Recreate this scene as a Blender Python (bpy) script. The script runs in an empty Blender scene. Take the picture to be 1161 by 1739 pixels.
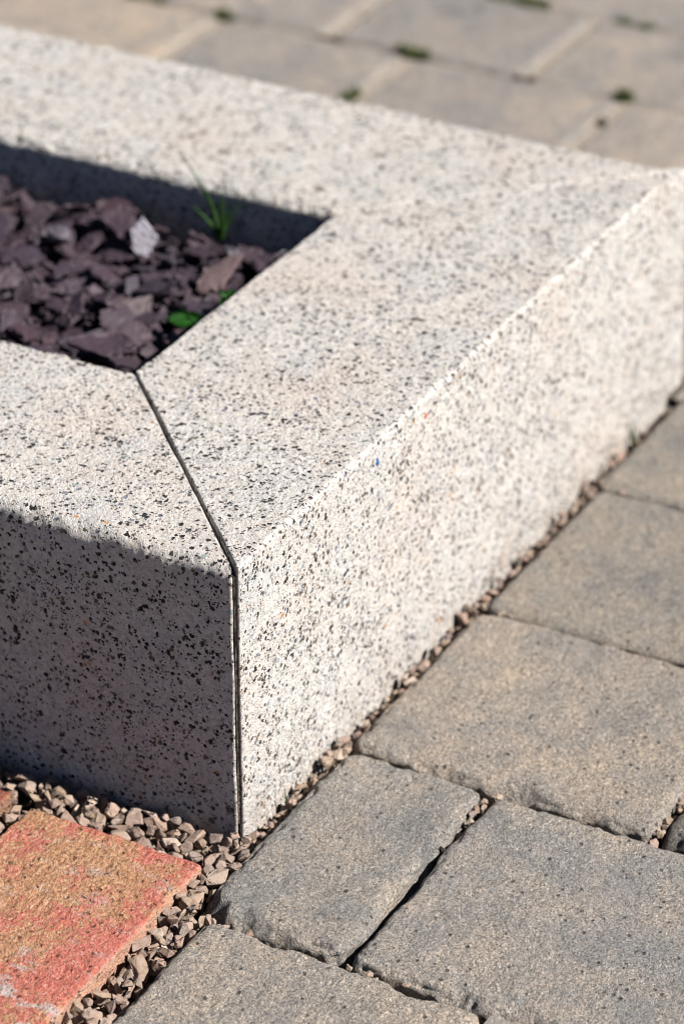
import bpy, bmesh, math, random
import numpy as np
from mathutils import Vector, Matrix, Euler

random.seed(7)
RNG = np.random.default_rng(11)
scene = bpy.context.scene
COL = scene.collection
MM = 0.001

# ------------------------------------------------------------------ numpy noise
def _hash(ix, iy, iz, seed):
    h = (ix.astype(np.int64) * 374761393 + iy.astype(np.int64) * 668265263 +
         iz.astype(np.int64) * 2147483647 + seed * 974711) & 0xFFFFFFFF
    h = ((h ^ (h >> 13)) * 1274126177) & 0xFFFFFFFF
    h = ((h ^ (h >> 16)) * 2246822519) & 0xFFFFFFFF
    return ((h ^ (h >> 15)) & 0xFFFFFF) / float(0xFFFFFF)

NROT = np.array(Euler((.61, .83, .47)).to_matrix())
def vnoise(p, size, seed=0):
    """value noise in -1..1, p in millimetres"""
    q = p @ NROT / size + 1000.37
    i = np.floor(q).astype(np.int64)
    f = q - i
    f = f * f * (3 - 2 * f)
    out = 0
    for dx in (0, 1):
        wx = f[:, 0] if dx else 1 - f[:, 0]
        for dy in (0, 1):
            wy = f[:, 1] if dy else 1 - f[:, 1]
            for dz in (0, 1):
                wz = f[:, 2] if dz else 1 - f[:, 2]
                out = out + wx * wy * wz * _hash(i[:, 0] + dx, i[:, 1] + dy, i[:, 2] + dz, seed)
    return out * 2 - 1

# ------------------------------------------------------------------ object helpers
def tag(o, label=None, cat=None, group=None, kind=None):
    if label: o['label'] = label
    if cat: o['category'] = cat
    if group: o['group'] = group
    if kind: o['kind'] = kind
    return o

def link(name, me, mat=None, parent=None, loc=(0, 0, 0)):
    o = bpy.data.objects.new(name, me)
    COL.objects.link(o)
    if mat and me and not me.materials: me.materials.append(mat)
    if parent: o.parent = parent
    o.location = loc
    return o

def empty(name, loc):
    o = bpy.data.objects.new(name, None)
    o.empty_display_size = 0.02
    COL.objects.link(o); o.location = loc
    return o

def np_mesh(name, v, quads, smooth=True):
    me = bpy.data.meshes.new(name)
    nv, nq = len(v), len(quads)
    k = quads.shape[1]
    me.vertices.add(nv); me.loops.add(nq * k); me.polygons.add(nq)
    me.vertices.foreach_set('co', np.ascontiguousarray(v, dtype=np.float32).ravel())
    me.loops.foreach_set('vertex_index', np.ascontiguousarray(quads, dtype=np.int32).ravel())
    me.polygons.foreach_set('loop_start', np.arange(0, nq * k, k, dtype=np.int32))
    me.polygons.foreach_set('use_smooth', np.full(nq, smooth))
    me.update(calc_edges=True); me.validate()
    return me

# ------------------------------------------------------------------ materials
class NT:
    def __init__(s, name):
        s.m = bpy.data.materials.new(name); s.m.use_nodes = True
        s.t = s.m.node_tree; s.N = s.t.nodes; s.L = s.t.links
        s.b = s.N['Principled BSDF']
        tc = s.N.new('ShaderNodeTexCoord'); oi = s.N.new('ShaderNodeObjectInfo')
        s.rand = oi.outputs['Random']; s.ocol = oi.outputs['Color']
        off = s.N.new('ShaderNodeVectorMath'); off.operation = 'MULTIPLY_ADD'
        comb = s.N.new('ShaderNodeCombineXYZ')
        for k in range(3): s.L.new(s.rand, comb.inputs[k])
        s.L.new(comb.outputs[0], off.inputs[0]); off.inputs[1].default_value = (3.1, 5.7, 4.3)
        s.L.new(tc.outputs['Object'], off.inputs[2])
        s.co = off.outputs[0]; s.obj = tc.outputs['Object']
    def put(s, sock, v):
        if isinstance(v, bpy.types.NodeSocket): s.L.new(v, sock)
        elif v is not None:
            if hasattr(sock.default_value, '__len__') and len(sock.default_value) == 4 and len(v) == 3: v = (*v, 1)
            sock.default_value = v
    def noise(s, scale, detail=2, rough=.5, co=None, color=False, dist=0):
        n = s.N.new('ShaderNodeTexNoise'); s.put(n.inputs['Vector'], co or s.co)
        n.inputs['Scale'].default_value = scale; n.inputs['Detail'].default_value = detail
        n.inputs['Roughness'].default_value = rough; n.inputs['Distortion'].default_value = dist
        return n.outputs['Color'] if color else n.outputs['Fac']
    def vor(s, scale, co=None, feature='F1', rnd=1):
        n = s.N.new('ShaderNodeTexVoronoi'); n.feature = feature
        s.put(n.inputs['Vector'], co or s.co); n.inputs['Scale'].default_value = scale
        n.inputs['Randomness'].default_value = rnd
        return n.outputs
    def sep(s, c):
        n = s.N.new('ShaderNodeSeparateColor'); s.L.new(c, n.inputs[0]); return n.outputs
    def math(s, op, a, b=None, c=None, clamp=False):
        n = s.N.new('ShaderNodeMath'); n.operation = op; n.use_clamp = clamp
        for k, v in enumerate((a, b, c)): s.put(n.inputs[k], v)
        return n.outputs[0]
    def rng(s, v, a, b, c=0., d=1.):
        n = s.N.new('ShaderNodeMapRange'); n.clamp = True
        for k, x in enumerate((v, a, b, c, d)): s.put(n.inputs[k], x)
        return n.outputs[0]
    def ramp(s, f, stops, mode='LINEAR'):
        n = s.N.new('ShaderNodeValToRGB'); n.color_ramp.interpolation = mode
        e = n.color_ramp.elements
        while len(e) < len(stops): e.new(.5)
        for k, (p, c) in enumerate(stops):
            e[k].position = p; e[k].color = (*c, 1) if len(c) == 3 else c
        s.L.new(f, n.inputs[0]); return n.outputs[0]
    def mix(s, f, a, b, mode='MIX'):
        n = s.N.new('ShaderNodeMix'); n.data_type = 'RGBA'; n.blend_type = mode
        s.put(n.inputs[0], f); s.put(n.inputs[6], a); s.put(n.inputs[7], b)
        return n.outputs[2]
    def vadd(s, a, b, k=1.):
        n = s.N.new('ShaderNodeVectorMath'); n.operation = 'MULTIPLY_ADD'
        s.put(n.inputs[0], b); n.inputs[1].default_value = (k, k, k); s.put(n.inputs[2], a)
        return n.outputs[0]
    def warp(s, co, scale, amt):
        c = s.noise(scale, 2, .6, co, color=True)
        n = s.N.new('ShaderNodeVectorMath'); n.operation = 'SUBTRACT'
        s.L.new(c, n.inputs[0]); n.inputs[1].default_value = (.5, .5, .5)
        return s.vadd(co, n.outputs[0], amt)
    def bump(s, h, strength, dist, nrm=None):
        n = s.N.new('ShaderNodeBump'); n.inputs['Strength'].default_value = strength
        n.inputs['Distance'].default_value = dist; s.L.new(h, n.inputs['Height'])
        if nrm: s.L.new(nrm, n.inputs['Normal'])
        return n.outputs[0]
    def out(s, color, rough=.8, nrm=None, spec=.35, dim=.68):
        if dim < 1: color = s.mix(1, color, (dim, dim, dim), 'MULTIPLY')
        s.put(s.b.inputs['Base Color'], color); s.put(s.b.inputs['Roughness'], rough)
        s.b.inputs['Specular IOR Level'].default_value = spec
        if nrm: s.L.new(nrm, s.b.inputs['Normal'])
        return s.m

def granite():
    s = NT('speckled_granite')
    co = s.warp(s.co, 520, .0019)
    v1 = s.vor(560, co); c1 = s.sep(v1['Color'])
    grain = s.ramp(c1[0], [(0, (.68, .65, .61)), (.2, (.55, .545, .54)), (.36, (.78, .76, .73)), (.55, (.66, .60, .55)),
                           (.68, (.42, .425, .44)), (.78, (.74, .72, .69)), (.95, (.34, .35, .38))], 'CONSTANT')
    soft = s.ramp(s.noise(170, 3, .6), [(.3, (.50, .49, .485)), (.5, (.66, .64, .61)), (.72, (.76, .74, .71))])
    base = s.mix(.62, soft, grain)
    fine = s.noise(1500, 3, .65)
    base = s.mix(.55, base, s.ramp(fine, [(.3, (.36, .34, .325)), (.47, (.95, .935, .92)), (.7, (1.03, 1.02, 1.0))]), 'MULTIPLY')
    # peach rust bloom and pale grey patches
    base = s.mix(s.rng(s.noise(16, 3, .6), .46, .75, 0, .30), base, (.68, .52, .42))
    base = s.mix(s.rng(s.noise(24, 2, .5, s.vadd(s.co, (9., 4., 2.))), .5, .75, 0, .35), base, (.50, .52, .55))
    # rare coloured grains
    v3 = s.vor(300, co); c3 = s.sep(v3['Color'])
    near = s.math('LESS_THAN', v3['Distance'], .42)
    base = s.mix(s.math('MULTIPLY', s.math('GREATER_THAN', c3[1], .988), near), base, (.30, .37, .37))
    base = s.mix(s.math('MULTIPLY', s.math('GREATER_THAN', c3[2], .994), near), base, (.62, .33, .15))
    base = s.mix(s.math('MULTIPLY', s.math('GREATER_THAN', c3[0], .965), near), base, (.20, .22, .27))
    # mica flecks, clustered, in three sizes
    cl = s.noise(62, 3, .62)
    thr = s.rng(cl, .35, .72, .06, .48)
    def flecks(scale, warp_s, warp_a, off, k, lo, hi):
        v = s.vor(scale, s.warp(s.vadd(s.co, off), warp_s, warp_a)); c = s.sep(v['Color'])
        f = s.math('MULTIPLY', s.math('LESS_THAN', c[0], s.math('MULTIPLY', thr, k)), s.math('LESS_THAN', v['Distance'], s.rng(c[1], 0, 1, lo, hi)))
        return f, c
    f0, _ = flecks(320, 430, .0032, (4.4, 1.2, 7.1), .46, .2, .6)
    f1, c2 = flecks(480, 540, .0024, (1.7, 3.3, .9), .9, .18, .62)
    v4 = s.vor(700, s.warp(s.vadd(s.co, (2.2, 9.1, 3.7)), 700, .0015)); c4 = s.sep(v4['Color'])
    f2, _ = flecks(900, 1000, .0013, (.3, .8, 5.1), .9, .15, .62)
    fk = s.math('MAXIMUM', s.math('MAXIMUM', f0, f1), f2)
    fcol = s.ramp(c2[2], [(0, (.012, .012, .014)), (.42, (.035, .03, .026)), (.58, (.085, .058, .040)), (.76, (.18, .12, .075)), (.92, (.13, .13, .135))], 'CONSTANT')
    # brown rust halo round some of them
    base = s.mix(s.math('MULTIPLY', s.rng(s.noise(240, 3, .7, s.vadd(s.co, (6., 2., 3.))), .56, .72), .45), base, (.52, .40, .30))
    base = s.mix(1, base, (1.105, 1.087, 1.07), 'MULTIPLY')
    colr = s.mix(fk, base, fcol)
    sp = s.N.new('ShaderNodeSeparateXYZ'); s.L.new(s.obj, sp.inputs[0])
    splash = s.math('MULTIPLY', s.rng(s.noise(60, 5, .7, s.vadd(s.co, (8., 1., 5.))), .42, .66), s.rng(sp.outputs[2], .004, .034, 1, 0))
    colr = s.mix(s.math('MULTIPLY', splash, .45), colr, (.36, .27, .20))
    glint = s.math('MULTIPLY', s.math('GREATER_THAN', c4[1], .95), s.math('LESS_THAN', v4['Distance'], .4))
    colr = s.mix(s.math('MULTIPLY', glint, .7), colr, (.95, .95, .95))
    h = s.math('ADD', s.math('MULTIPLY', fine, .9), s.math('MULTIPLY', s.noise(520, 2, .6), 1.1))
    h = s.math('ADD', h, s.math('MULTIPLY', c1[1], .45))
    h = s.math('SUBTRACT', h, s.math('MULTIPLY', fk, .45))
    rough = s.rng(c1[2], .9, .96, .82, .28)
    return s.out(colr, rough, s.bump(h, 1., .0013), .3)

def paver_mat():
    s = NT('tumbled_concrete')
    co = s.warp(s.co, 900, .0009)
    v = s.vor(960, co); c = s.sep(v['Color'])
    grain = s.ramp(c[0], [(0, (.19, .175, .165)), (.14, (.32, .295, .27)), (.34, (.45, .405, .36)), (.56, (.38, .36, .335)), (.72, (.54, .475, .41)),
                          (.88, (.68, .61, .54)), (.965, (.30, .32, .35)), (.994, (.50, .32, .22))], 'CONSTANT')
    blot = s.noise(13, 4, .62)
    tone = s.ramp(s.math('ADD', s.math('MULTIPLY', blot, .62), s.math('MULTIPLY', s.rand, .42)),
                  [(.28, (.76, .77, .79)), (.46, (.93, .92, .90)), (.62, (1.08, 1.02, .94)), (.8, (1.12, 1.06, .97))])
    grain = s.mix(.25, grain, (.42, .395, .37))
    col = s.mix(1, grain, tone, 'MULTIPLY')
    m2 = s.noise(27, 5, .62, s.vadd(s.co, (2., 5., 7.)), dist=.6)
    col = s.mix(1, col, s.ramp(m2, [(.30, (.70, .73, .76)), (.45, (.93, .94, .94)), (.58, (1.06, 1.02, .97)), (.74, (1.22, 1.13, 1.02))]), 'MULTIPLY')
    col = s.mix(s.rng(s.noise(45, 4, .7), .45, .8, 0, .5), col, (.25, .25, .255))
    col = s.mix(s.rng(s.noise(30, 5, .7, s.vadd(s.co, (3., 8., 1.))), .58, .8, 0, .55), col, (.52, .46, .39))
    col = s.mix(s.rng(s.noise(1250, 3, .72), .34, .46, .95, 0), col, (.035, .032, .03))
    pit = s.math('MULTIPLY', s.math('LESS_THAN', s.sep(s.vor(260, co)['Color'])[1], .10), s.rng(s.vor(260, co)['Distance'], .18, .34, 1, 0))
    col = s.mix(s.math('MULTIPLY', pit, .75), col, (.04, .037, .033))
    col = s.mix(1, col, s.ocol, 'MULTIPLY')
    h = s.math('ADD', s.math('MULTIPLY', s.noise(1300, 3, .7), 1.1), s.math('MULTIPLY', s.noise(430, 2, .6), 1.0))
    h = s.math('ADD', h, s.math('MULTIPLY', c[1], .45))
    h = s.math('SUBTRACT', h, s.math('MULTIPLY', pit, .9))
    return s.out(col, .9, s.bump(h, 1., .002), .2)

def brick_mat():
    s = NT('painted_red_brick')
    co = s.warp(s.co, 800, .0012)
    v = s.vor(640, co); c = s.sep(v['Color'])
    grain = s.ramp(c[0], [(0, (.42, .21, .115)), (.25, (.51, .275, .15)), (.55, (.56, .31, .175)), (.82, (.62, .38, .235)), (.96, (.30, .16, .10))], 'CONSTANT')
    sp = s.N.new('ShaderNodeSeparateXYZ'); s.L.new(s.obj, sp.inputs[0])
    # paint lies along the edges of the top and in blotches
    ex = s.math('ABSOLUTE', sp.outputs[0]); ey = s.math('ABSOLUTE', sp.outputs[1])
    e = s.math('MAXIMUM', s.rng(ex, .060, .104, 0, .17), s.rng(s.math('MULTIPLY', sp.outputs[1], -1), .005, .047, 0, .17))
    n = s.math('ADD', s.noise(26, 5, .68), e)
    n = s.math('SUBTRACT', n, s.rng(sp.outputs[0], .02, .075, 0, .10))
    n = s.math('ADD', n, s.math('MULTIPLY', s.math('SUBTRACT', c[1], .5), .13))
    red = s.rng(n, .50, .60)
    redc = s.ramp(c[2], [(0, (.50, .13, .10)), (.35, (.59, .17, .135)), (.7, (.63, .20, .165)), (.9, (.69, .29, .235))], 'CONSTANT')
    col = s.mix(s.math('MULTIPLY', red, .86), grain, redc)
    ln = s.N.new('ShaderNodeMapping'); s.L.new(s.co, ln.inputs[0]); ln.inputs['Scale'].default_value = (2.2, .9, 1); ln.inputs['Rotation'].default_value = (0, 0, .5)
    lime = s.rng(s.noise(38, 6, .72, ln.outputs[0]), .56, .64)
    limec = s.ramp(s.noise(300, 3, .7), [(.3, (.33, .31, .31)), (.6, (.60, .52, .48))])
    side = s.rng(sp.outputs[0], -.02, .10, 1, .25)
    col = s.mix(s.math('MULTIPLY', lime, s.math('MULTIPLY', side, .85)), col, limec)
    col = s.mix(s.rng(sp.outputs[2], -.0022, -.0008, .8, 0), col, s.ramp(s.noise(260, 4, .7), [(.3, (.50, .27, .17)), (.7, (.66, .45, .33))]))
    pn = s.noise(560, 4, .72)
    col = s.mix(s.rng(pn, .30, .41, .9, 0), col, (.05, .03, .022))
    pv = s.vor(330, s.warp(s.co, 420, .0034)); pc = s.sep(pv['Color'])
    pit = s.math('MULTIPLY', s.math('LESS_THAN', pc[0], .11), s.rng(pv['Distance'], .2, .4, 1, 0))
    col = s.mix(s.math('MULTIPLY', pit, .6), col, (.07, .035, .025))
    col = s.mix(1, s.mix(1, col, (1.1, 1.1, 1.1), 'MULTIPLY'), s.ocol, 'MULTIPLY')
    pn = s.math('SUBTRACT', pn, s.math('MULTIPLY', pit, .6))
    h = s.math('ADD', s.math('MULTIPLY', pn, 1.3), s.math('MULTIPLY', s.noise(350, 2, .6), .9))
    h = s.math('ADD', h, s.math('MULTIPLY', c[1], .4))
    return s.out(col, .9, s.bump(h, 1., .0022), .2)

def gravel_mat():
    s = NT('crushed_gravel')
    a = s.ramp(s.rand, [(0, (.15, .115, .10)), (.15, (.30, .24, .205)), (.3, (.22, .165, .14)), (.45, (.40, .315, .26)), (.6, (.19, .175, .17)), (.75, (.34, .25, .205)), (.88, (.27, .22, .16)), (1, (.47, .42, .37))])
    col = s.mix(s.rng(s.noise(220, 4, .7), .4, .7, 0, .55), a, (.45, .40, .36))
    col = s.mix(s.rng(s.noise(420, 4, .7), .5, .75, 0, .6), col, (.14, .115, .10))
    col = s.mix(s.rng(s.noise(90, 3, .6), .58, .72, 0, .4), col, (.42, .27, .19))
    h = s.math('ADD', s.noise(500, 4, .65), s.math('MULTIPLY', s.noise(180, 2), .8))
    col = s.mix(1, col, (1.02, .90, .84), 'MULTIPLY')
    return s.out(col, .85, s.bump(h, .7, .0012), .3)

def slate_mat(name, cols, dark=(.03, .022, .028)):
    s = NT(name)
    a = s.ramp(s.rand, cols)
    col = s.mix(s.rng(s.noise(60, 4, .65), .4, .7, 0, .5), a, dark)
    col = s.mix(s.rng(s.noise(120, 4, .7), .55, .75, 0, .35), col, (.14, .105, .10))
    col = s.mix(1, col, (1., .93, 1.06), 'MULTIPLY')
    h = s.math('ADD', s.noise(220, 4, .6), s.math('MULTIPLY', s.noise(60, 2), 1.5))
    return s.out(col, .62, s.bump(h, .5, .0015), .4, .58)

def sand_mat():
    s = NT('joint_sand')
    sp = s.N.new('ShaderNodeSeparateXYZ'); s.L.new(s.obj, sp.inputs[0])
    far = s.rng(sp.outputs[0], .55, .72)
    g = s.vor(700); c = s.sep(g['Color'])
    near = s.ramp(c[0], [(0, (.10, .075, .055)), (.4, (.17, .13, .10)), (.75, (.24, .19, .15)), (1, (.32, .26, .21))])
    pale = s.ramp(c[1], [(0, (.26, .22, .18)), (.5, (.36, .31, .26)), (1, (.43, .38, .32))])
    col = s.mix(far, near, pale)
    return s.out(col, .95, s.bump(s.math('ADD', c[2], s.noise(300, 4, .7)), .8, .002), .15)

def soil_mat():
    s = NT('planter_soil')
    c = s.ramp(s.noise(200, 5, .7), [(.3, (.012, .009, .008)), (.7, (.05, .036, .03))])
    return s.out(c, .95, s.bump(s.noise(150, 5, .7), .8, .004), .1)

def pavement_mat():
    s = NT('paving_field')
    b = s.N.new('ShaderNodeTexBrick'); s.L.new(s.obj, b.inputs['Vector'])
    b.inputs['Scale'].default_value = 1; b.inputs['Brick Width'].default_value = .165; b.inputs['Row Height'].default_value = .127
    b.inputs['Mortar Size'].default_value = .005; b.inputs['Mortar Smooth'].default_value = .6
    b.inputs['Color1'].default_value = (.37, .335, .295, 1); b.inputs['Color2'].default_value = (.33, .305, .28, 1); b.inputs['Mortar'].default_value = (.22, .185, .15, 1)
    col = s.mix(.6, b.outputs['Color'], s.ramp(s.noise(600, 5, .75), [(.3, (.4, .4, .4)), (.6, (1, .98, .95))]), 'MULTIPLY')
    col = s.mix(s.rng(s.noise(9, 4, .6), .45, .7, 0, .4), col, (.42, .36, .30))
    h = s.math('ADD', s.math('MULTIPLY', b.outputs['Fac'], -3), s.noise(700, 4, .7))
    return s.out(col, .9, s.bump(h, .6, .003), .2)

def leaf_mat(name, c0, c1, trans=.35):
    s = NT(name)
    col = s.ramp(s.noise(150, 3, .6), [(.3, c0), (.7, c1)])
    s.out(col, .55, None, .3)
    tr = s.N.new('ShaderNodeBsdfTranslucent'); s.L.new(col, tr.inputs[0])
    mx = s.N.new('ShaderNodeMixShader'); mx.inputs[0].default_value = trans
    s.L.new(s.b.outputs[0], mx.inputs[1]); s.L.new(tr.outputs[0], mx.inputs[2])
    s.L.new(mx.outputs[0], s.N['Material Output'].inputs[0])
    return s.m

def plain(name, c, rough=.5):
    s = NT(name)
    return s.out(s.mix(s.noise(800, 3), c, tuple(x * .6 for x in c)), rough)

M_GRAN = granite(); M_PAV = paver_mat(); M_BRICK = brick_mat(); M_GRAV = gravel_mat()
M_SLATE = slate_mat('purple_slate', [(0, (.045, .030, .038)), (.3, (.068, .043, .053)), (.55, (.048, .038, .052)), (.75, (.075, .042, .047)), (.9, (.062, .053, .066)), (1, (.095, .068, .068))])
M_PALE = slate_mat('pale_stone', [(0, (.40, .41, .41)), (1, (.46, .46, .46))], (.33, .32, .33))
M_GREYST = slate_mat('grey_stone', [(0, (.13, .12, .13)), (1, (.17, .155, .165))], (.09, .08, .09))
M_PINKST = slate_mat('pink_tan_stone', [(0, (.16, .115, .105)), (1, (.17, .125, .11))], (.11, .075, .075))
M_SAND = sand_mat(); M_SOIL = soil_mat(); M_FIELD = pavement_mat()
M_GRASS = leaf_mat('grass_blade_green', (.028, .085, .012), (.06, .14, .03))
M_LEAF = leaf_mat('weed_leaf_green', (.025, .13, .016), (.05, .21, .03), .3)
M_MOSS = leaf_mat('moss_green', (.075, .10, .03), (.14, .17, .06), .2)
M_DRY = leaf_mat('moss_brown', (.07, .06, .035), (.10, .08, .05), .2)
M_BLUE = plain('blue_paint_speck', (.03, .15, .42)); M_ORANGE = plain('orange_paint_speck', (.6, .16, .08))

# ------------------------------------------------------------------ rounded, weathered blocks
def spaced(a, b, f):
    """coordinates from a to b (mm), local step f(t)"""
    out = [a]
    while out[-1] < b:
        out.append(out[-1] + f(out[-1]))
    s = np.array(out); return a + (s - a) * (b - a) / (s[-1] - a)

def lattice(xs, ys, zs):
    nx, ny, nz = len(xs), len(ys), len(zs)
    I = lambda i, j, k: (i * ny + j) * nz + k
    qs = []
    def grid(f, na, nb, flip):
        a, b = np.meshgrid(np.arange(na - 1), np.arange(nb - 1), indexing='ij'); a = a.ravel(); b = b.ravel()
        q = np.stack([f(a, b), f(a + 1, b), f(a + 1, b + 1), f(a, b + 1)], 1)
        qs.append(q[:, ::-1] if flip else q)
    grid(lambda a, b: I(a, b, nz - 1), nx, ny, False); grid(lambda a, b: I(a, b, 0), nx, ny, True)
    grid(lambda a, b: I(a, 0, b), nx, nz, False); grid(lambda a, b: I(a, ny - 1, b), nx, nz, True)
    grid(lambda a, b: I(0, a, b), ny, nz, True); grid(lambda a, b: I(nx - 1, a, b), ny, nz, False)
    q = np.concatenate(qs)
    ids, inv = np.unique(q.ravel(), return_inverse=True)
    k = ids % nz; j = (ids // nz) % ny; i = ids // (nz * ny)
    return np.stack([xs[i], ys[j], zs[k]], 1), inv.reshape(-1, 4)

def rounded(p, lo, hi, r):
    """move box surface points onto the box with elliptic arrises; returns points, normals, edginess"""
    lo = np.array(lo, float); hi = np.array(hi, float); r = np.array(r, float)
    q = np.clip(p, lo + r, hi - r)
    d = (p - q) / r
    ln = np.linalg.norm(d, axis=1, keepdims=True)
    dn = d / ln
    n = dn / r; n /= np.linalg.norm(n, axis=1, keepdims=True)
    edge = np.clip((1 - np.abs(dn).max(1)) / .29, 0, 1)
    return q + dn * r, n, edge

W, H = 143.2, 150.0
def kerb_stone(name, length, seed, step, world, gap0, gap1, rc=6., ext=0, ru=1.0, er=1.):
    """mitred kerb: u along the outer edge 0..length, v inwards 0..W, z 0..H. world(u,v) -> x,y in mm"""
    us = spaced(0, length, step)
    fine = lambda t: 1.0 if t < 40 or t > W - 20 else 1.25
    k = max(1., step(length * .5) / 1.6)
    vs = spaced(0, W, lambda t: fine(t) * k); zs = spaced(-40, H, lambda t: (1.15 if t > -8 else 8) * k)
    p, q = lattice(us, vs, zs)
    p, n, e = rounded(p, (0, 0, -40), (length, W, H), (ru, rc, rc))
    endw = np.clip(1.15 - 1.5 * np.abs(n[:, 0]), .3, 1)
    u, v, z = p[:, 0].copy(), p[:, 1], p[:, 2]
    t = u / length
    lip = np.clip((40 - v) / 8, 0, 1) if ext else 0 * v
    g3 = np.stack([v, p[:, 2], 0 * v], 1)
    gap0 = gap0 * (1.1 + .55 * vnoise(g3, 22, seed + 30) + .35 * vnoise(g3, 7, seed + 31)) if gap0 > .5 else gap0
    u0 = v + gap0; u1 = length - v - gap1 + ext * lip
    uu = u0 + (u1 - u0) * t
    wx, wy, flip = world
    P = np.stack([wx[0] + wx[1] * uu + wx[2] * v, wy[0] + wy[1] * uu + wy[2] * v, z], 1)
    N = np.stack([wx[1] * n[:, 0] + wx[2] * n[:, 1], wy[1] * n[:, 0] + wy[2] * n[:, 1], n[:, 2]], 1)
    if flip: q = q[:, ::-1]
    ends = np.abs(n[:, 0]) > .9
    d = .32 * vnoise(P, 38, seed) + .13 * vnoise(P, 9, seed + 1) + .15 * vnoise(P, 4, seed + 2) + .24 * vnoise(P, 2.2, seed + 3)
    chip = np.clip(vnoise(P, 13, seed + 4) + .5 * vnoise(P, 5, seed + 5) - .05, 0, 1.2)
    d = d - e * endw * max(er, .55) * (3.0 * chip) + e * endw * er * (1.3 * vnoise(P, 7, seed + 6) + .9 * vnoise(P, 3.1, seed + 8))
    d = np.where(ends, d * .25, d)
    P = P + N * d[:, None]
    P[:, 2] -= 6.5 * lip * np.clip((uu - length + 24) / 10, 0, 1) * (z > 60)
    P[:, 2] = np.where(z < -30, z, P[:, 2])
    return np_mesh(name, P * MM, q)

L = 498.0; D = 1000.0     # planter depth along x, width along y
def put_stone(mesh, label):
    o = link('kerb_stone', mesh, M_GRAN)
    # origin at the stone's own base
    c = np.array([v for v in o.bound_box]); mn = c.min(0); mx = c.max(0)
    off = Vector(((mn[0] + mx[0]) / 2, (mn[1] + mx[1]) / 2, 0))
    mesh.transform(Matrix.Translation(-off)); o.location = off
    return tag(o, label, 'kerb stone', 'granite kerb stones framing the planter')

stepR = lambda t: 1.05 if t < 230 else 1.05 + (t - 230) * .004
right = put_stone(kerb_stone('kerb_right', L, 1, stepR, ((0, 1, 0), (0, 0, 1), False), .75, .15, ext=24, rc=2.3, er=.15),
                  'pale speckled granite kerb with its long outer face in full sun, beside the grey pavers')
stepL = lambda t: 1.05 if t < 190 else (2.2 if t < 330 else 7)
left = put_stone(kerb_stone('kerb_left', D, 21, stepL, ((0, 0, 1), (0, 1, 0), True), .75, .2, ru=2.2, er=.7),
                 'granite kerb with its outer face in dark shade above the gravel and red brick')
stepF = lambda t: 1.9 if t < 640 else 6
far = put_stone(kerb_stone('kerb_far', D, 41, stepF, ((L, 0, -1), (0, 1, 0), False), .15, .2),
                'blurred granite kerb across the back, a grass tuft against its shaded inner face')
for v in (0,):
    closing = put_stone(kerb_stone('kerb_closing', L, 61, lambda t: 5, ((0, 1, 0), (D, 0, -1), True), .2, .2),
                        'granite kerb closing the planter at its far left end, outside the picture')

def fleck(name, mat, parent, world, sx, sz, label):
    bm = bmesh.new(); bmesh.ops.create_icosphere(bm, subdivisions=2, radius=1)
    for v in bm.verts:
        k = 1 + .25 * math.sin(5 * v.co.x + 3 * v.co.z)
        v.co = Vector((v.co.x * sx * k, v.co.y * .0005, v.co.z * sz * k))
    me = bpy.data.meshes.new(name); bm.to_mesh(me); bm.free()
    o = link(name, me, mat, parent, Vector(world) - parent.location)
    o['label'] = label
bm = bmesh.new(); bmesh.ops.create_cube(bm, size=1)
bmesh.ops.scale(bm, vec=(.189, .0012, .139), verts=bm.verts)
bmesh.ops.subdivide_edges(bm, edges=bm.edges, cuts=24, use_grid_fill=True)
V = np.array([v.co[:] for v in bm.verts]) / MM
for v, k in zip(bm.verts, vnoise(V, 9, 71) + .6 * vnoise(V, 4, 72)):
    if abs(v.co.y) < .0005 or v.co.z > .06: v.co.z += float(k) * .0012
me = bpy.data.meshes.new('joint_sand_fill'); bm.to_mesh(me); bm.free()
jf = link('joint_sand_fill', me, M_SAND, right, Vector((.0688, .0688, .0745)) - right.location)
jf.rotation_euler = (0, 0, math.radians(45))
fleck('blue_fleck', M_BLUE, right, (.1365, -.0003, .1390), .0012, .0022, 'tiny blue fleck in the granite')
fleck('orange_fleck', M_ORANGE, right, (.188, -.0002, .1400), .0014, .0017, 'tiny orange fleck in the granite')

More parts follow.
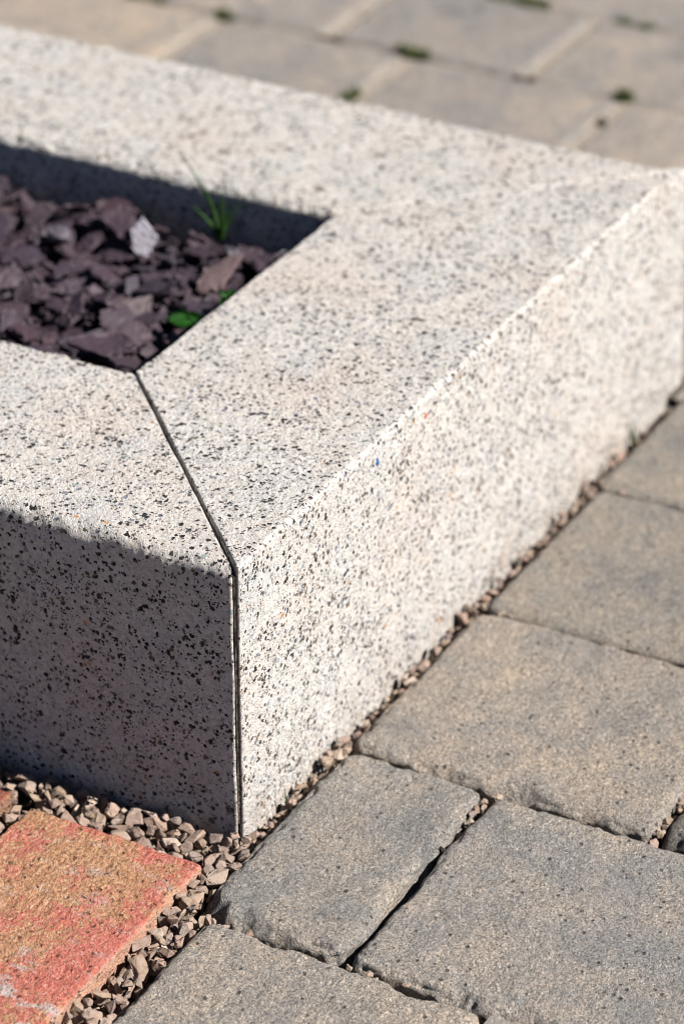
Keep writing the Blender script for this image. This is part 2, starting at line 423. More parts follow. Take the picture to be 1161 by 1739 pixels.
# ------------------------------------------------------------------ pavers and bricks
RECTS = []   # (x0,x1,y0,y1,top) mm, for the gravel drop
def paver(x0, x1, y0, y1, label, seed, step=1.25, top=4., tilt=(0, 0), r=6., rz=4.5, wav=1.7, name='paver', mat=None, cat='paver',
          group='tumbled concrete pavers', flat=False, depth=45, chips=1., gouge=(), tint=(1.06, 1.02, .97)):
    RECTS.append((x0, x1, y0, y1, top))
    cx, cy = (x0 + x1) / 2, (y0 + y1) / 2
    hx, hy = (x1 - x0) / 2, (y1 - y0) / 2
    zs = spaced(-depth, 0, lambda t: step if t > -16 else 4)
    p, q = lattice(spaced(-hx, hx, lambda t: step), spaced(-hy, hy, lambda t: step), zs)
    P, n, e = rounded(p, (-hx, -hy, -depth), (hx, hy, 0), (r, r, rz))
    up = np.clip(n[:, 2], 0, 1)
    S = P + seed * 517.3
    d = (1 - up) * wav * vnoise(S, 34, seed) + (1 - up) * .6 * wav * vnoise(S, 11, seed + 1)
    d += .55 * vnoise(S, 45, seed + 2) * up
    d += .40 * vnoise(S, 8, seed + 3) + .34 * vnoise(S, 3.6, seed + 4) + (.34 * vnoise(S, 2.3, seed + 5) if step < 2 else 0)
    d -= chips * (1 - up * .8) * 2.3 * np.clip(vnoise(S, 17, seed + 6) + .5 * vnoise(S, 6, seed + 7) - .1, 0, 1.2)
    d -= chips * e * 1.9 * np.clip(vnoise(S, 7, seed + 8) + .4 * vnoise(S, 3, seed + 11), 0, 1)
    for (gx, gy, gr, gd) in gouge:
        dd = np.hypot(P[:, 0] + cx - gx, P[:, 1] + cy - gy) + 3 * vnoise(S, 7, seed + 9) + 1.5 * vnoise(S, 3, seed + 10)
        P[:, 2] -= gd * np.clip(1.25 - (dd / gr) ** 2, 0, 1) * np.clip((P[:, 2] + 20) / 12, 0, 1)
    P = P + n * d[:, None]
    me = np_mesh(name, P * MM, q)
    o = link(name, me, mat or M_PAV, None, (cx * MM, cy * MM, top * MM))
    o.rotation_euler = (math.radians(tilt[0]), math.radians(tilt[1]), 0)
    o.color = (*tint, 1)
    return tag(o, label, cat, group)

paver(-222, -68, -165, -21, 'grey paver at the bottom of the picture, across the gravel strip from the red brick', 3, 1.25, 4.0, (.2, -.25), tint=(1.14, 1.15, 1.19), gouge=[(-62, -60, 12, 3), (-61, -130, 14, 4)])
paver(-64, 86, -89, -12, 'narrow grey-buff paver at the near corner of the kerb, with a broken lower left corner', 5, 1.2, 4.6, (0, .3), r=8, chips=1.5, gouge=[(-71, -13, 19, 9), (-74, -38, 17, 6), (-70, -58, 9, 3), (90, -8, 12, 4)], tint=(1.22, 1.22, 1.22))
paver(-65.5, 86, -262, -92.5, 'large bluish grey paver at the lower right, the widest of the near ones', 7, 1.25, 3.6, (-.2, 0), chips=1.4, gouge=[(-70, -90, 11, 4), (-72, -150, 12, 4), (90, -90, 11, 4), (-74, -185, 18, 5)], tint=(1.11, 1.14, 1.20))
paver(88.5, 234, -173, -10.5, 'buff-brown paver in the middle right, with pink gravel at its upper corner against the kerb', 9, 1.3, 4.6, (0, -.3), chips=1.5, gouge=[(82, -100, 16, 5), (80, -60, 13, 4), (84, -140, 12, 3), (238, -6, 13, 4), (84, -6, 12, 4)], tint=(1.30, 1.25, 1.21))
paver(89, 234, -310, -177.5, 'dark grey paver cut by the right edge, its rough corner beside a deep black joint', 11, 1.3, 3.2, tint=(.6, .62, .66), gouge=[(89, -177, 12, 6)])
paver(236.5, 381, -190, -11, 'brown-grey blurred paver beside the sunny kerb, third along from its near corner', 13, 1.6, 4.2, (0, .2), tint=(1.26, 1.22, 1.16))
paver(383.5, 507, -190, -9, 'blurred buff paver by the sunny kerb at the right edge, farthest along it', 15, 2.0, 4.2, tint=(1.26, 1.22, 1.16))
FAR = [
 (757, 883, 37, 200, 'blurred tan paver beyond the far corner of the kerb, right of the mossy sand joint'),
 (757, 883, 205, 369, 'blurred brown-grey paver between the two mossy sand joints, in the row nearest the kerb'),
 (757, 883, 375, 526, 'blurred grey-brown paver behind the kerb, left of the dark mossy joint in the nearest row'),
 (757, 883, 532, 700, 'blurred pale greenish grey paver at the far left behind the kerb, nearest row'),
 (888, 1010, 112, 280, 'blurred greyish paver at the upper right edge, second row, right of the short pale joint'),
 (888, 1010, 286, 440, 'blurred light brown paver in the second row behind the kerb, top centre right'),
 (888, 1010, 446, 598, 'blurred brown paver in the second row behind the kerb, top centre left'),
 (888, 1010, 604, 765, 'blurred paver at the top left edge, left of the moss on the top edge'),
 (1015, 1140, 178, 345, 'blurred paver in the third row, at the top right corner of the picture'),
 (1015, 1140, 351, 516, 'blurred sliver of paver on the top edge, left of the widest green moss strip'),
]
for k, (a, b, c, d_, lab) in enumerate(FAR):
    paver(a - 1.5, b + 1.5, c + 1.5, d_ - 1.5, lab, 100 + 7 * k, 3.2, 3 + RNG.uniform(-1, 1), tuple(RNG.uniform(-.35, .35, 2)), r=5.5, rz=3.5, wav=1.3, tint=(1.38, 1.35, 1.36))

GB = 'red clay bricks beside the gravel'
b1 = paver(-246, -36, 0.5, 97, 'weathered red and orange brick with lime stains, large in the lower left corner', 31, 1.1, 6.5, (0, 0), r=1.8, rz=1.8, wav=.5,
      name='brick', mat=M_BRICK, cat='brick', group=GB, chips=.5, tint=(1, 1, 1))
b2 = paver(-238, -28, 112, 209, 'small reddish brown brick corner at the left edge, behind the big brick', 37, 1.6, 5.5, (0, 0), r=2.5, rz=2.5, wav=.6,
      name='brick', mat=M_BRICK, cat='brick', group=GB, chips=.8, tint=(.62, .60, .58))

# ------------------------------------------------------------------ ground, planter soil, paving beyond
def sheet(name, xs, ys, zf, mat, kind='structure', hole=None):
    X, Y = np.meshgrid(xs, ys, indexing='ij'); P = np.stack([X.ravel(), Y.ravel(), np.zeros(X.size)], 1); P[:, 2] = zf(P)
    ny = len(ys); a, b = np.meshgrid(np.arange(len(xs) - 1), np.arange(ny - 1), indexing='ij'); a = a.ravel(); b = b.ravel()
    q = np.stack([a * ny + b, (a + 1) * ny + b, (a + 1) * ny + b + 1, a * ny + b + 1], 1)
    if hole is not None:
        c = P[q].mean(1); q = q[~hole(c)]
    o = link(name, np_mesh(name, P * MM, q), mat)
    return tag(o, kind=kind)
far_lines = lambda a, b: np.concatenate([[-30000, -6000, -1500], np.arange(a, b, 8.), [2200, 6000, 30000]])
sheet('ground', far_lines(-320, 1200), far_lines(-340, 800),
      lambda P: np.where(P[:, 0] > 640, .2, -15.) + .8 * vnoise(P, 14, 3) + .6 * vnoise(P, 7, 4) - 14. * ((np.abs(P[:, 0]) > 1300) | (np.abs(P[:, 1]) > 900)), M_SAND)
sheet('soil', np.arange(130, 366, 4.), np.arange(130, 880, 4.), lambda P: 97 + 2.5 * vnoise(P, 20, 5) + 1.5 * vnoise(P, 8, 6), M_SOIL)
def modelled(c):
    x, y = c[:, 0], c[:, 1]
    h = (x > 87) & (x < 235) & (y > -312) & (y < -5)
    h |= (x > -224) & (x < -67) & (y > -167) & (y < -5)
    h |= (x > -67) & (x < 87) & (y > -264) & (y < -5)
    h |= (x > 235) & (x < 508) & (y > -192) & (y < -5)
    h |= (x > -248) & (x < 0) & (y > -30) & (y < 206)
    h |= (x > 752) & (x < 1143) & (y > 34) & (y < 768)
    h |= (x > -10) & (x < 500) & (y > -14) & (y < 1008)
    return h
gx = np.unique(np.concatenate([[-30000, -8000, -2000, -1000, -500, -248, -224, -67, 0, 87, 235, 500, 508, 752, 888, 1013, 1143, 1500, 2500, 8000, 30000]])).astype(float)
gy = np.unique(np.concatenate([[-30000, -8000, -2000, -1000, -500, -312, -264, -192, -167, -30, -10, 34, 206, 600, 768, 1008, 1500, 2500, 8000, 30000]])).astype(float)
sheet('pavement', gx, gy, lambda P: np.full(len(P), 1.5), M_FIELD, hole=modelled)

# ------------------------------------------------------------------ loose stones, dropped one by one onto a height map
def hull(pts):
    bm = bmesh.new()
    for p in pts: bm.verts.new(p)
    r = bmesh.ops.convex_hull(bm, input=bm.verts)
    bmesh.ops.delete(bm, geom=[g for g in r['geom_interior'] if isinstance(g, bmesh.types.BMVert)], context='VERTS')
    bmesh.ops.dissolve_limit(bm, angle_limit=math.radians(9), verts=bm.verts, edges=bm.edges)
    bm.normal_update()
    V = np.array([v.co[:] for v in bm.verts]); F = [[v.index for v in f.verts] for f in bm.faces]
    bm.verts.index_update(); F = [[v.index for v in f.verts] for f in bm.faces]
    N = np.array([f.normal[:] for f in bm.faces]); Dd = np.array([f.normal.dot(f.verts[0].co) for f in bm.faces])
    return bm, V, N, Dd

def gravel_proto(seed):
    r = np.random.default_rng(seed)
    n = r.integers(9, 15)
    v = r.normal(size=(n, 3)); v /= np.linalg.norm(v, axis=1, keepdims=True)
    v *= r.uniform(.78, 1.05, (n, 1)); v *= np.array([r.uniform(1.0, 1.25), r.uniform(.68, .98), r.uniform(.5, .85)])
    return v

def slate_proto(seed):
    r = np.random.default_rng(seed)
    n = r.integers(4, 7); a = np.sort(np.linspace(0, 2 * math.pi, n, endpoint=False) + r.uniform(-.45, .45, n))
    rad = r.uniform(.62, 1.2, n); asp = r.uniform(.55, .9); th = r.uniform(.05, .12)
    top = np.stack([np.cos(a) * rad * 1.1, np.sin(a) * rad * asp, th + r.uniform(-.05, .05, n)], 1)
    bot = np.stack([np.cos(a) * rad * r.uniform(.85, 1.12, n) * 1.1, np.sin(a) * rad * asp * r.uniform(.85, 1.12, n), -th + r.uniform(-.05, .05, n)], 1)
    return np.concatenate([top, bot])

def finish(bm, size, bevel, rough, seed, flat=False):
    """rounded, slightly rough stone mesh in metres"""
    bmesh.ops.scale(bm, vec=(size * MM,) * 3, verts=bm.verts)
    bmesh.ops.bevel(bm, geom=list(bm.edges), offset=bevel * size * MM, segments=1 if flat else 2, affect='EDGES', profile=.5, clamp_overlap=True)
    h2 = bmesh.ops.convex_hull(bm, input=bm.verts)
    bmesh.ops.delete(bm, geom=list({g for g in h2['geom_interior'] + h2['geom_unused'] if isinstance(g, bmesh.types.BMVert) and g.is_valid}), context='VERTS')
    bm.faces.ensure_lookup_table()
    bmesh.ops.triangulate(bm, faces=bm.faces)
    for _ in range(3 if flat else 1):
        bmesh.ops.subdivide_edges(bm, edges=[e for e in bm.edges if e.calc_length() > (.2 if flat else .3) * size * MM], cuts=1)
        bmesh.ops.triangulate(bm, faces=bm.faces)
    bmesh.ops.recalc_face_normals(bm, faces=bm.faces)
    V = np.array([v.co[:] for v in bm.verts]) / MM
    bm.normal_update()
    d = rough * vnoise(V + seed * 37.1, size * .45, seed) + .5 * rough * vnoise(V + seed * 37.1, size * .18, seed + 1)
    if flat:
        nz = np.array([abs(v.normal.z) for v in bm.verts])
        V2 = V * np.array([1, 1, .25])
        lay = np.floor(1.8 * vnoise(V2 + seed * 11.3, size * .6, seed + 2)) * .6
        rag = -4.2 * np.clip(vnoise(V2 + seed * 17.9, size * .33, seed + 3) + .4 * vnoise(V2, size * .13, seed + 4), -.3, 1)
        d = np.where(nz > .75, d + lay, d * 2 + rag)
    for v, k in zip(bm.verts, d): v.co += v.normal * float(k) * MM
    me = bpy.data.meshes.new('stone')
    bm.to_mesh(me); bm.free()
    me.polygons.foreach_set('use_smooth', np.full(len(me.polygons), (not flat) and seed % 3 == 0))
    me.validate()
    return me

def make_protos(fn, n, bevel, rough, size, seed0, flat=False):
    out = []
    for k in range(n):
        bm, V, N, Dd = hull(fn(seed0 + k)); out.append((finish(bm, size, bevel, rough, seed0 + k, flat), V, N, Dd))
    return out

class Field:
    def __init__(s, x0, x1, y0, y1, res, base):
        s.x0, s.y0, s.res = x0, y0, res
        s.nx, s.ny = int((x1 - x0) / res), int((y1 - y0) / res)
        s.h = np.full((s.nx, s.ny), float(base)); s.own = np.full((s.nx, s.ny), -1)
        s.X = x0 + (np.arange(s.nx) + .5) * res; s.Y = y0 + (np.arange(s.ny) + .5) * res
    def fit(s, x, y, Rm, size, proto):
        """rest the rotated hull at x,y: returns z, window, upper surface"""
        _, V, N, Dd = proto
        rad = 1.35 * size
        i0, i1 = int((x - rad - s.x0) / s.res), int((x + rad - s.x0) / s.res) + 1
        j0, j1 = int((y - rad - s.y0) / s.res), int((y + rad - s.y0) / s.res) + 1
        if i0 < 0 or j0 < 0 or i1 > s.nx or j1 > s.ny: return None
        n = N @ Rm.T; d = Dd * size
        gx = (s.X[i0:i1] - x)[:, None, None]; gy = (s.Y[j0:j1] - y)[None, :, None]
        nz = np.where(np.abs(n[:, 2]) < 1e-4, 1e-4, n[:, 2])
        zz = (d - n[:, 0] * gx - n[:, 1] * gy) / nz
        up = np.where(nz > 0, zz, 1e9).min(2); lo = np.where(nz < 0, zz, -1e9).max(2)
        ok = up > lo
        if not ok.any(): return None
        win = s.h[i0:i1, j0:j1]
        z = (win - lo)[ok].max()
        return z, (i0, i1, j0, j1), up + z, ok
    def commit(s, f, idx):
        z, (i0, i1, j0, j1), up, ok = f
        w = s.h[i0:i1, j0:j1]; o = s.own[i0:i1, j0:j1]
        m = ok & (up > w); w[m] = up[m]; o[m] = idx

def rot(r, tilt, flat):
    a = Matrix.Rotation(r.uniform(0, 2 * math.pi), 3, 'Z')
    ax = r.uniform(0, 2 * math.pi)
    t = Matrix.Rotation(r.uniform(0, tilt), 3, Vector((math.cos(ax), math.sin(ax), 0)))
    if flat: return t @ a
    b = Matrix.Rotation(r.uniform(0, math.pi), 3, Vector(r.normal(size=3)).normalized())
    return t @ a @ b

def drop(field, protos, r, pick, size, tilt, flat, zmax, tries, mode='low'):
    best = None
    for _ in range(tries):
        x, y = pick(r)
        p = protos[r.integers(len(protos))]; sz = size(r)
        Rm = rot(r, tilt, flat)
        f = field.fit(x, y, np.array(Rm), sz, p)
        if f is None: continue
        top = f[2][f[3]].max()
        if top > zmax(x, y): continue
        if best is None or f[0] < best[0]: best = (f[0], f, p, sz, Rm, x, y)
    return best

def merged(name, items, mat, kind='stuff'):
    vs, fs, n = [], [], 0
    for (z, f, p, sz, Rm, x, y, ref) in items:
        me = p[0]; v = np.empty(len(me.vertices) * 3, np.float32); me.vertices.foreach_get('co', v); v = v.reshape(-1, 3)
        v = (v * (sz / ref)) @ np.array(Rm).T + np.array([x, y, z]) * MM
        vs.append(v); fs += [[i + n for i in pl.vertices] for pl in me.polygons]; n += len(v)
    me = bpy.data.meshes.new(name); me.from_pydata(np.concatenate(vs).tolist(), [], fs)
    o = link(name, me, mat); return tag(o, kind=kind)

def place(name, item, mat, label, cat, group):
    z, f, p, sz, Rm, x, y, ref = item
    o = link(name, p[0], None, None, (x * MM, y * MM, z * MM))
    if not p[0].materials: p[0].materials.append(mat)
    if p[0].materials[0] != mat:
        o.material_slots[0].link = 'OBJECT'; o.material_slots[0].material = mat
    o.rotation_euler = Rm.to_euler(); o.scale = (sz / ref,) * 3
    return tag(o, label, cat, group)

# gravel in the strips and joints
GREF = 6.
gp = make_protos(gravel_proto, 44, .06, .3, GREF, 500)
gf = Field(-262, 520, -300, 175, 1., -13.)
XX, YY = np.meshgrid(gf.X, gf.Y, indexing='ij')
gf.h[(XX > -1) & (YY > -1)] = 150
for (x0, x1, y0, y1, top) in RECTS:
    rr = 4 if top < 5 else .5
    m = (XX > x0) & (XX < x1) & (YY > y0) & (YY < y1)
    ed = np.minimum(np.minimum(XX - x0, x1 - XX), np.minimum(YY - y0, y1 - YY))
    rise = np.clip(ed / 6., 0, 1)
    gf.h[m] = np.maximum(gf.h[m], (top - (6 * (1 - np.sqrt(1 - (1 - rise[m]) ** 2)) if top < 5 else 0)))
zone = []   # x0,x1,y0,y1,weight,size lo,hi,zmax
zone.append((-33, -3, -10, 172, 5, 3.6, 9.0, 3.5))          # shaded kerb to brick
zone.append((-240, -34, -19, 0, 4, 3.2, 8.4, 5))            # brick to paver
zone.append((-70, -2, -20, 3, 3, 3.2, 7.8, 5))              # the corner
zone.append((-5, 500, -9, -1, 4.5, 2.6, 4.8, -1.5)); zone.append((-5, 500, -9, -1, 1.2, 3.4, 5.6, 4))              # along the sunny kerb
zone.append((225, 245, -40, -1, 1.2, 3.2, 6, 4)); zone.append((76, 95, -30, -1, 1.2, 3, 6, 4)); zone.append((375, 392, -30, -1, .6, 3, 6, 4))
zone.append((-230, -34, 97, 112, 2., 3.4, 6.5, 5))
zone.append((60, 90, -96, -86, .5, 2.6, 4.2, 3.5)); zone.append((30, 62, -93, -88, .4, 2.4, 4.2, 2.5)); zone.append((-72, -62, -170, -15, .8, 2, 3.6, 2.5)); zone.append((88, 130, -180, -170, .5, 2.4, 4, 2.5))
ws = np.array([z[4] for z in zone], float); ws /= ws.sum()
gr = np.random.default_rng(77)
items = []
for k in range(2600):
    zn = zone[gr.choice(len(zone), p=ws)]
    pick = lambda r: (r.uniform(zn[0], zn[1]), r.uniform(zn[2], zn[3]))
    low = k < 900
    b = drop(gf, gp, gr, pick, lambda r: r.uniform(2.0, 4.2) if low else (zn[6] * r.uniform(.5, 1.0) if k < 1900 else zn[5] + (zn[6] - zn[5]) * r.uniform(0, .6)), .5, False, lambda x, y: -3 if low else zn[7], 6 if low else 3)
    if b is None: continue
    items.append((*b, )); gf.commit(b[1], len(items) - 1)
cnt = np.bincount(gf.own[gf.own >= 0], minlength=len(items))
full = [(z, f, p, sz, Rm, x, y, GREF) for (z, f, p, sz, Rm, x, y) in items]
def seen(x, y):   # inside the photographed strip
    return -178 < x < 505 and y < 135 and (x - (-175)) * .73 + (y - 23) * -.1 > -25
order = [k for k in np.argsort(-cnt) if cnt[k] >= 9 and seen(full[k][5], full[k][6])][:290]
oset = set(order)
merged('gravel_bed', [full[k] for k in range(len(full)) if k not in oset], M_GRAV)
for k in order:
    it = full[k]; x, y = it[5], it[6]
    if y > 4 and x < 2: lab, g = 'small angular grey-pink gravel chip between the shaded granite face and the red brick', 'gravel chips below the shaded kerb face'
    elif x < -34: lab, g = 'small angular pale gravel chip in the strip between the red brick and the grey paver', 'gravel chips between brick and paver'
    elif y > -10.5 and x > 5: lab, g = 'tiny pinkish brown gravel chip in the crack along the foot of the sunny granite face', 'gravel chips along the sunny kerb face'
    elif x < 5: lab, g = 'small angular gravel chip heaped at the foot of the near kerb corner', 'gravel chips at the near kerb corner'
    else: lab, g = 'tiny gravel chip wedged in a joint between grey pavers', 'gravel chips in the paver joints'
    place('gravel_chip', it, M_GRAV, lab, 'gravel chip', g)

# slate chips in the planter
SREF = 20.
sp = make_protos(slate_proto, 40, .02, .22, SREF, 900, True)
sf = Field(130, 366, 130, 880, 2., 98.)
XS, YS = np.meshgrid(sf.X, sf.Y, indexing='ij')
sf.h[(XS < W + 1) | (XS > L - W - 1) | (YS < W + 1)] = 400
sr = np.random.default_rng(5)
sitems = []
for k in range(1080):
    ymax = 470 if k < 830 else 870
    pick = lambda r: (r.uniform(W + 8, L - W - 5), r.uniform(W + 10 if k < 830 else 400, ymax))
    b = drop(sf, sp, sr, pick, lambda r: r.uniform(7, 12) if r.uniform() < .4 else r.uniform(11, 20), .8, True, lambda x, y: 124 if k < 560 else (131 if y > 195 else 127), 5)
    if b is None: continue
    sitems.append((*b, SREF)); sf.commit(b[1], len(sitems) - 1)
# stones that stand out
gp2 = make_protos(gravel_proto, 6, .06, 1.0, 12., 1200)
def special(x, y, size, R, proto, ref, mat, name, label, cat):
    f = sf.fit(x, y, np.array(R), size, proto)
    sf.commit(f, 9999)
    place(name, (f[0], f, proto, size, R, x, y, ref), mat, label, cat, None)
RX = lambda a, b, c: Euler((math.radians(a), math.radians(b), math.radians(c))).to_matrix()
special(312, 243, 10.5, RX(0, -62, 20), sp[3], SREF, M_PALE, 'white_stone', 'bright white stone chip standing up among the purple slate', 'stone')
special(296, 288, 11, RX(5, 8, 70), gp2[1], 12., M_GREYST, 'grey_stone', 'pale grey lumpy stone lying on the slate near the left edge', 'stone')
special(299, 189, 16, RX(8, -22, -20), sp[9], SREF, M_PINKST, 'pink_stone', 'largest pinkish tan stone on the slate, near the inner right wall', 'stone')
special(322, 262, 16, RX(0, -12, 50), sp[12], SREF, M_SLATE, 'grey_slate', 'blue-grey slate chip leaning behind the white stone', 'slate chip')
special(331, 195, 9, RX(20, 10, 10), gp2[3], 12., M_GREYST, 'grey_stone', 'small pale grey stone tucked by the far inner corner of the planter', 'stone')
special(343.5, 165, 8, RX(0, 84, 30), sp[5], SREF, M_PALE, 'pale_sliver', 'narrow pale sliver of stone leaning in the far inner corner of the planter', 'stone')
scnt = np.bincount(sf.own[(sf.own >= 0) & (sf.own < 9000)], minlength=len(sitems))
sorder = [k for k in np.argsort(-scnt) if scnt[k] >= 12 and sitems[k][6] < 440][:280]
sset = set(sorder)
merged('slate_bed', [sitems[k] for k in range(len(sitems)) if k not in sset], M_SLATE)
for k in sorder:
    place('slate_chip', sitems[k], M_SLATE, 'flat dark purple slate chip lying among many alike in the planter bed', 'slate chip', 'purple slate chips in the planter')

# ------------------------------------------------------------------ plants
def blade_mesh(name, pts, w, thick=.0002):
    """curved tapering blade through pts (m), folded along its middle"""
    n = len(pts); V = []; F = []
    for k, p in enumerate(pts):
        p = Vector(p); t = k / (n - 1)
        d = (Vector(pts[min(k + 1, n - 1)]) - Vector(pts[max(k - 1, 0)])).normalized()
        s = d.cross(Vector((.6, .75, .2))).normalized(); u = s.cross(d).normalized()
        ww = w * (1 - t ** 1.6) * (.65 + .9 * t if t < .4 else 1.0) + .00008
        V += [p - s * ww / 2 + u * ww * .2, p - u * thick, p + s * ww / 2 + u * ww * .2, p + u * thick]
        if k:
            a, b = (k - 1) * 4, k * 4
            for m in range(4): F.append([a + m, a + (m + 1) % 4, b + (m + 1) % 4, b + m])
    F.append([3, 2, 1, 0]); e = (n - 1) * 4; F.append([e, e + 1, e + 2, e + 3])
    me = bpy.data.meshes.new(name); me.from_pydata([v[:] for v in V], [], F)
    me.polygons.foreach_set('use_smooth', np.ones(len(F), bool)); return me

def tuft(loc, blades, label, name='grass_tuft', mat=None):
    root = empty(name, loc); tag(root, label, 'grass'); root.scale = (.96,) * 3 if len(blades) > 5 else (1,) * 3
    for (dx, dy, h, bend, w) in blades:
        pts = []
        for k in range(8):
            t = k / 7
            pts.append((dx * (t * .5 + bend * t * t), dy * (t * .5 + bend * t * t), h * (t - .18 * bend * t * t)))
        link('blade', blade_mesh('blade', pts, w), mat or M_GRASS, root)
    return root
# camera right is about (.48,-.88,0)
tuft((.344, .2105, .120), [(-.012, .022, .070,   .55, .0019), (.002, -.004, .052, .2, .0017), (.012, -.024, .052, .6, .0010), (-.010, .018, .028, .4, .0034),
      (-.006, .010, .045, .5, .0026), (.008, -.012, .036, .4, .0026), (.0, .002, .040, .1, .0024), (-.004, -.008, .030, .4, .0028)],
     'green grass tuft growing against the shaded inner face of the far kerb')
tuft((.444, -.004, -.004), [(-.003, .004, .018, .3, .0016), (.002, -.003, .013, .3, .0014), (-.001, .001, .021, .2, .0013), (.004, .001, .011, .4, .0013)],
     "tiny pale grass sprout in the crack at the sunny kerb's foot, right side", 'grass_sprout')
tuft((.034, -.0055, -.001), [(-.001, .001, .011, .2, .0009), (.001, -.001, .007, .3, .0008)],
     'single thin grass sprout in the crack close to the near kerb corner', 'grass_sprout')

def leaf_mesh(name, lx, wy):
    bm = bmesh.new(); n, m = 9, 5; vs = []
    for i in range(n):
        t = i / (n - 1)
        wd = wy * (math.sin(math.pi * (t * .9 + .05)) ** .7)
        for j in range(m):
            s = j / (m - 1) * 2 - 1
            vs.append(bm.verts.new((t * lx, s * wd / 2 * (1 + .12 * math.sin(14 * t)), .0016 * abs(s) ** 1.5 - .12 * lx * t * t + .0004 * math.sin(9 * s + 6 * t))))
    for i in range(n - 1):
        for j in range(m - 1):
            f = bm.faces.new([vs[i * m + j], vs[(i + 1) * m + j], vs[(i + 1) * m + j + 1], vs[i * m + j + 1]]); f.smooth = True
    r = bmesh.ops.solidify(bm, geom=list(bm.faces), thickness=.0003)
    me = bpy.data.meshes.new(name); bm.to_mesh(me); bm.free(); return me

def weed(loc, leaves, label):
    root = empty('weed_seedling', loc); tag(root, label, 'weed')
    link('stem', blade_mesh('stem', [(0, 0, -.022), (.0005, 0, -.014), (0, .0005, -.006), (0, 0, 0)], .0012, .0005), M_LEAF, root)
    for (az, el, lx, wy) in leaves:
        o = link('leaf', leaf_mesh('leaf', lx, wy), M_LEAF, root)
        o.rotation_euler = Euler((math.radians(el[1]), math.radians(-el[0]), math.radians(az)))
weed((.2385, .1625, .129), [(118, (12, -25), .017, .012), (205, (25, 20), .009, .007), (70, (18, 0), .010, .007)], "bright green round-leaved weed seedling, the larger one, at the sunny kerb's inner edge")
weed((.2650, .1580, .132), [(120, (35, -20), .008, .006), (40, (30, 10), .007, .005), (-120, (20, 0), .007, .005), (170, (12, 0), .009, .006)], "small green weed sprig just behind the larger seedling, at the sunny kerb's inner edge")

def moss(loc, sx, sy, h, n, label, mat, seed):
    r = np.random.default_rng(seed); V = []; F = []
    cs = [(r.uniform(-.7, .7) * sx, r.uniform(-.8, .8) * sy, r.uniform(.3, .7)) for _ in range(5)]
    for _ in range(n):
        a = r.uniform(0, 2 * math.pi); q = math.sqrt(r.uniform()); cc = cs[r.integers(5)]
        x, y = cc[0] + math.cos(a) * q * sx * cc[2], cc[1] + math.sin(a) * q * sy * cc[2]
        hh = h * (1.15 - q * .8) * r.uniform(.5, 1.1); lean = r.uniform(-.6, .6, 2); w = r.uniform(.0006, .0014); az = r.uniform(0, math.pi)
        dx, dy = math.cos(az) * w, math.sin(az) * w; b = len(V)
        V += [(x - dx, y - dy, -.004), (x + dx, y + dy, -.004), (x + dx + lean[0] * hh * .5, y + dy + lean[1] * hh * .5, hh * .6), (x - dx + lean[0] * hh * .5, y - dy + lean[1] * hh * .5, hh * .6),
              (x + lean[0] * hh, y + lean[1] * hh, hh)]
        F += [[b, b + 1, b + 2, b + 3], [b + 3, b + 2, b + 4]]
    me = bpy.data.meshes.new('moss_tuft'); me.from_pydata(V, [], F)
    return tag(link('moss_tuft', me, mat, None, loc), label, 'moss', 'moss tufts in the far paver joints')
MOSS = [((.886, .600, 0), .008, .024, .010, 300, 'green moss on the top edge at the upper left, between two far pavers', M_MOSS),
        ((.885, .527, 0), .009, .017, .012, 260, 'olive green moss where a pale sand joint meets the second row, left', M_MOSS),
        ((.887, .374, 0), .011, .017, .014, 320, 'dark green moss tuft at the head of the middle pale joint, top centre', M_MOSS),
        ((1.014, .348, 0), .010, .030, .013, 420, 'widest bright moss strip, on the top edge right of centre', M_MOSS),
        ((1.013, .253, 0), .009, .020, .010, 240, 'faint green moss in the joint near the top right corner', M_MOSS),
        ((.888, .205, 0), .010, .014, .014, 280, 'dark green moss at the head of the right-hand pale joint', M_MOSS),
        ((.886, .283, 0), .006, .009, .008, 120, 'small dark grey-green moss spot in the joint between the first two far rows', M_DRY),
        ((.803, .373, 0), .018, .009, .010, 200, 'olive moss in the joint just above the far edge of the kerb, centre', M_MOSS),
        ((.845, .2025, 0), .010, .005, .007, 110, 'brown dry moss lying along the right-hand pale joint', M_DRY),
        ((.886, .432, 0), .005, .022, .006, 140, 'thin line of brownish moss in the joint left of top centre', M_DRY)]
for k, m in enumerate(MOSS): moss(m[0], m[1] * .8, m[2] * .8, m[3] * .7, *m[4:], 40 + k)

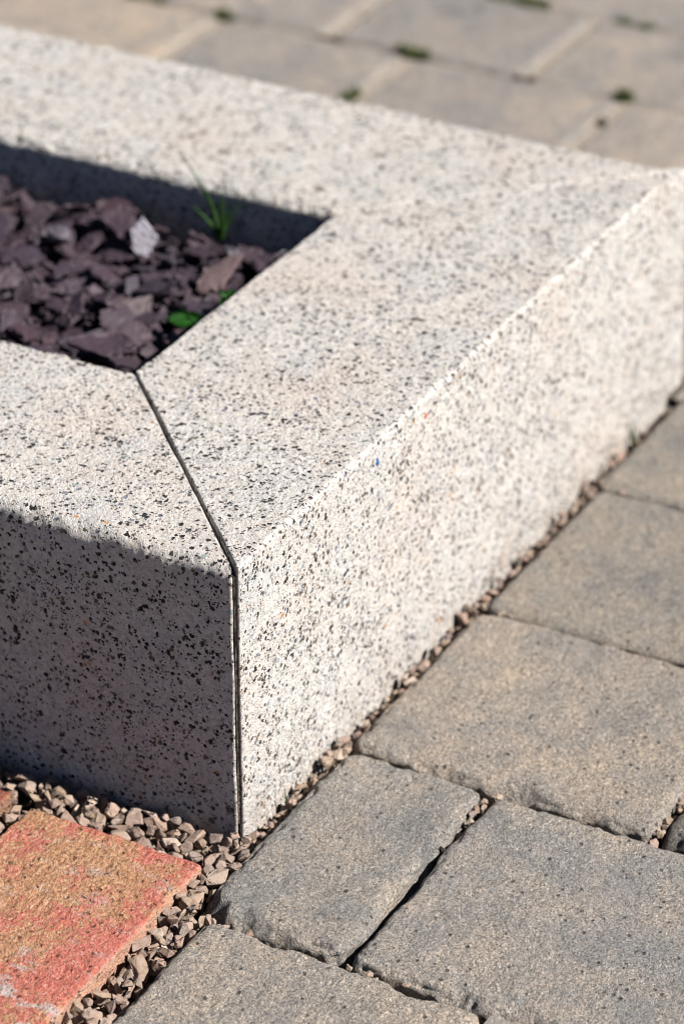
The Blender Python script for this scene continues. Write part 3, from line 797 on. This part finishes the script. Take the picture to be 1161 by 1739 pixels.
# ------------------------------------------------------------------ camera, light, render settings
Q = (-1.14564253, -.683399623, .964106833, .501566441, .531375087, -.00123187, 5.77483657)
fw = Vector((math.cos(Q[3]) * math.cos(Q[4]), math.sin(Q[3]) * math.cos(Q[4]), -math.sin(Q[4])))
rt = fw.cross(Vector((0, 0, 1))).normalized(); up = rt.cross(fw)
c, s_ = math.cos(Q[5]), math.sin(Q[5])
rt, up = rt * c + up * s_, up * c - rt * s_
cam = bpy.data.cameras.new('camera'); co = bpy.data.objects.new('camera', cam); COL.objects.link(co)
mw = Matrix((rt, up, -fw)).transposed().to_4x4(); mw.translation = Vector(Q[:3]); co.matrix_world = mw
cam.sensor_fit = 'VERTICAL'; cam.sensor_height = 36; cam.sensor_width = 24
cam.lens = 36 * Q[6] * 1000 / 1739
cam.clip_start = .05; cam.clip_end = 500
cam.dof.use_dof = True; cam.dof.focus_distance = 1.575; cam.dof.aperture_fstop = 7.0; cam.dof.aperture_blades = 9
scene.camera = co

SUN = Vector((.115, -1.1, 1.)).normalized()
sl = bpy.data.lights.new('sun', 'SUN'); sl.energy = 5.; sl.angle = math.radians(.53); sl.color = (1, .965, .91)
so = bpy.data.objects.new('sun', sl); COL.objects.link(so); so.rotation_euler = (-SUN).to_track_quat('-Z', 'Y').to_euler(); so.location = SUN * 5
wd = bpy.data.worlds.new('World'); scene.world = wd; wd.use_nodes = True
sk = wd.node_tree.nodes.new('ShaderNodeTexSky'); sk.sky_type = 'NISHITA'; sk.sun_disc = False
sk.air_density = .35; sk.dust_density = 0.; sk.altitude = 800
sk.sun_elevation = math.asin(SUN.z); sk.sun_rotation = math.atan2(SUN.x, SUN.y)
bg = wd.node_tree.nodes['Background']; wd.node_tree.links.new(sk.outputs[0], bg.inputs[0]); bg.inputs[1].default_value = .05
scene.view_settings.view_transform = 'Standard'; scene.view_settings.look = 'None'
scene.view_settings.exposure = 1.22; scene.view_settings.gamma = 1
scene.render.engine = 'CYCLES'
scene.cycles.pixel_filter_type = 'BLACKMAN_HARRIS'; scene.cycles.filter_width = 1.0; scene.render.filter_size = 1.0
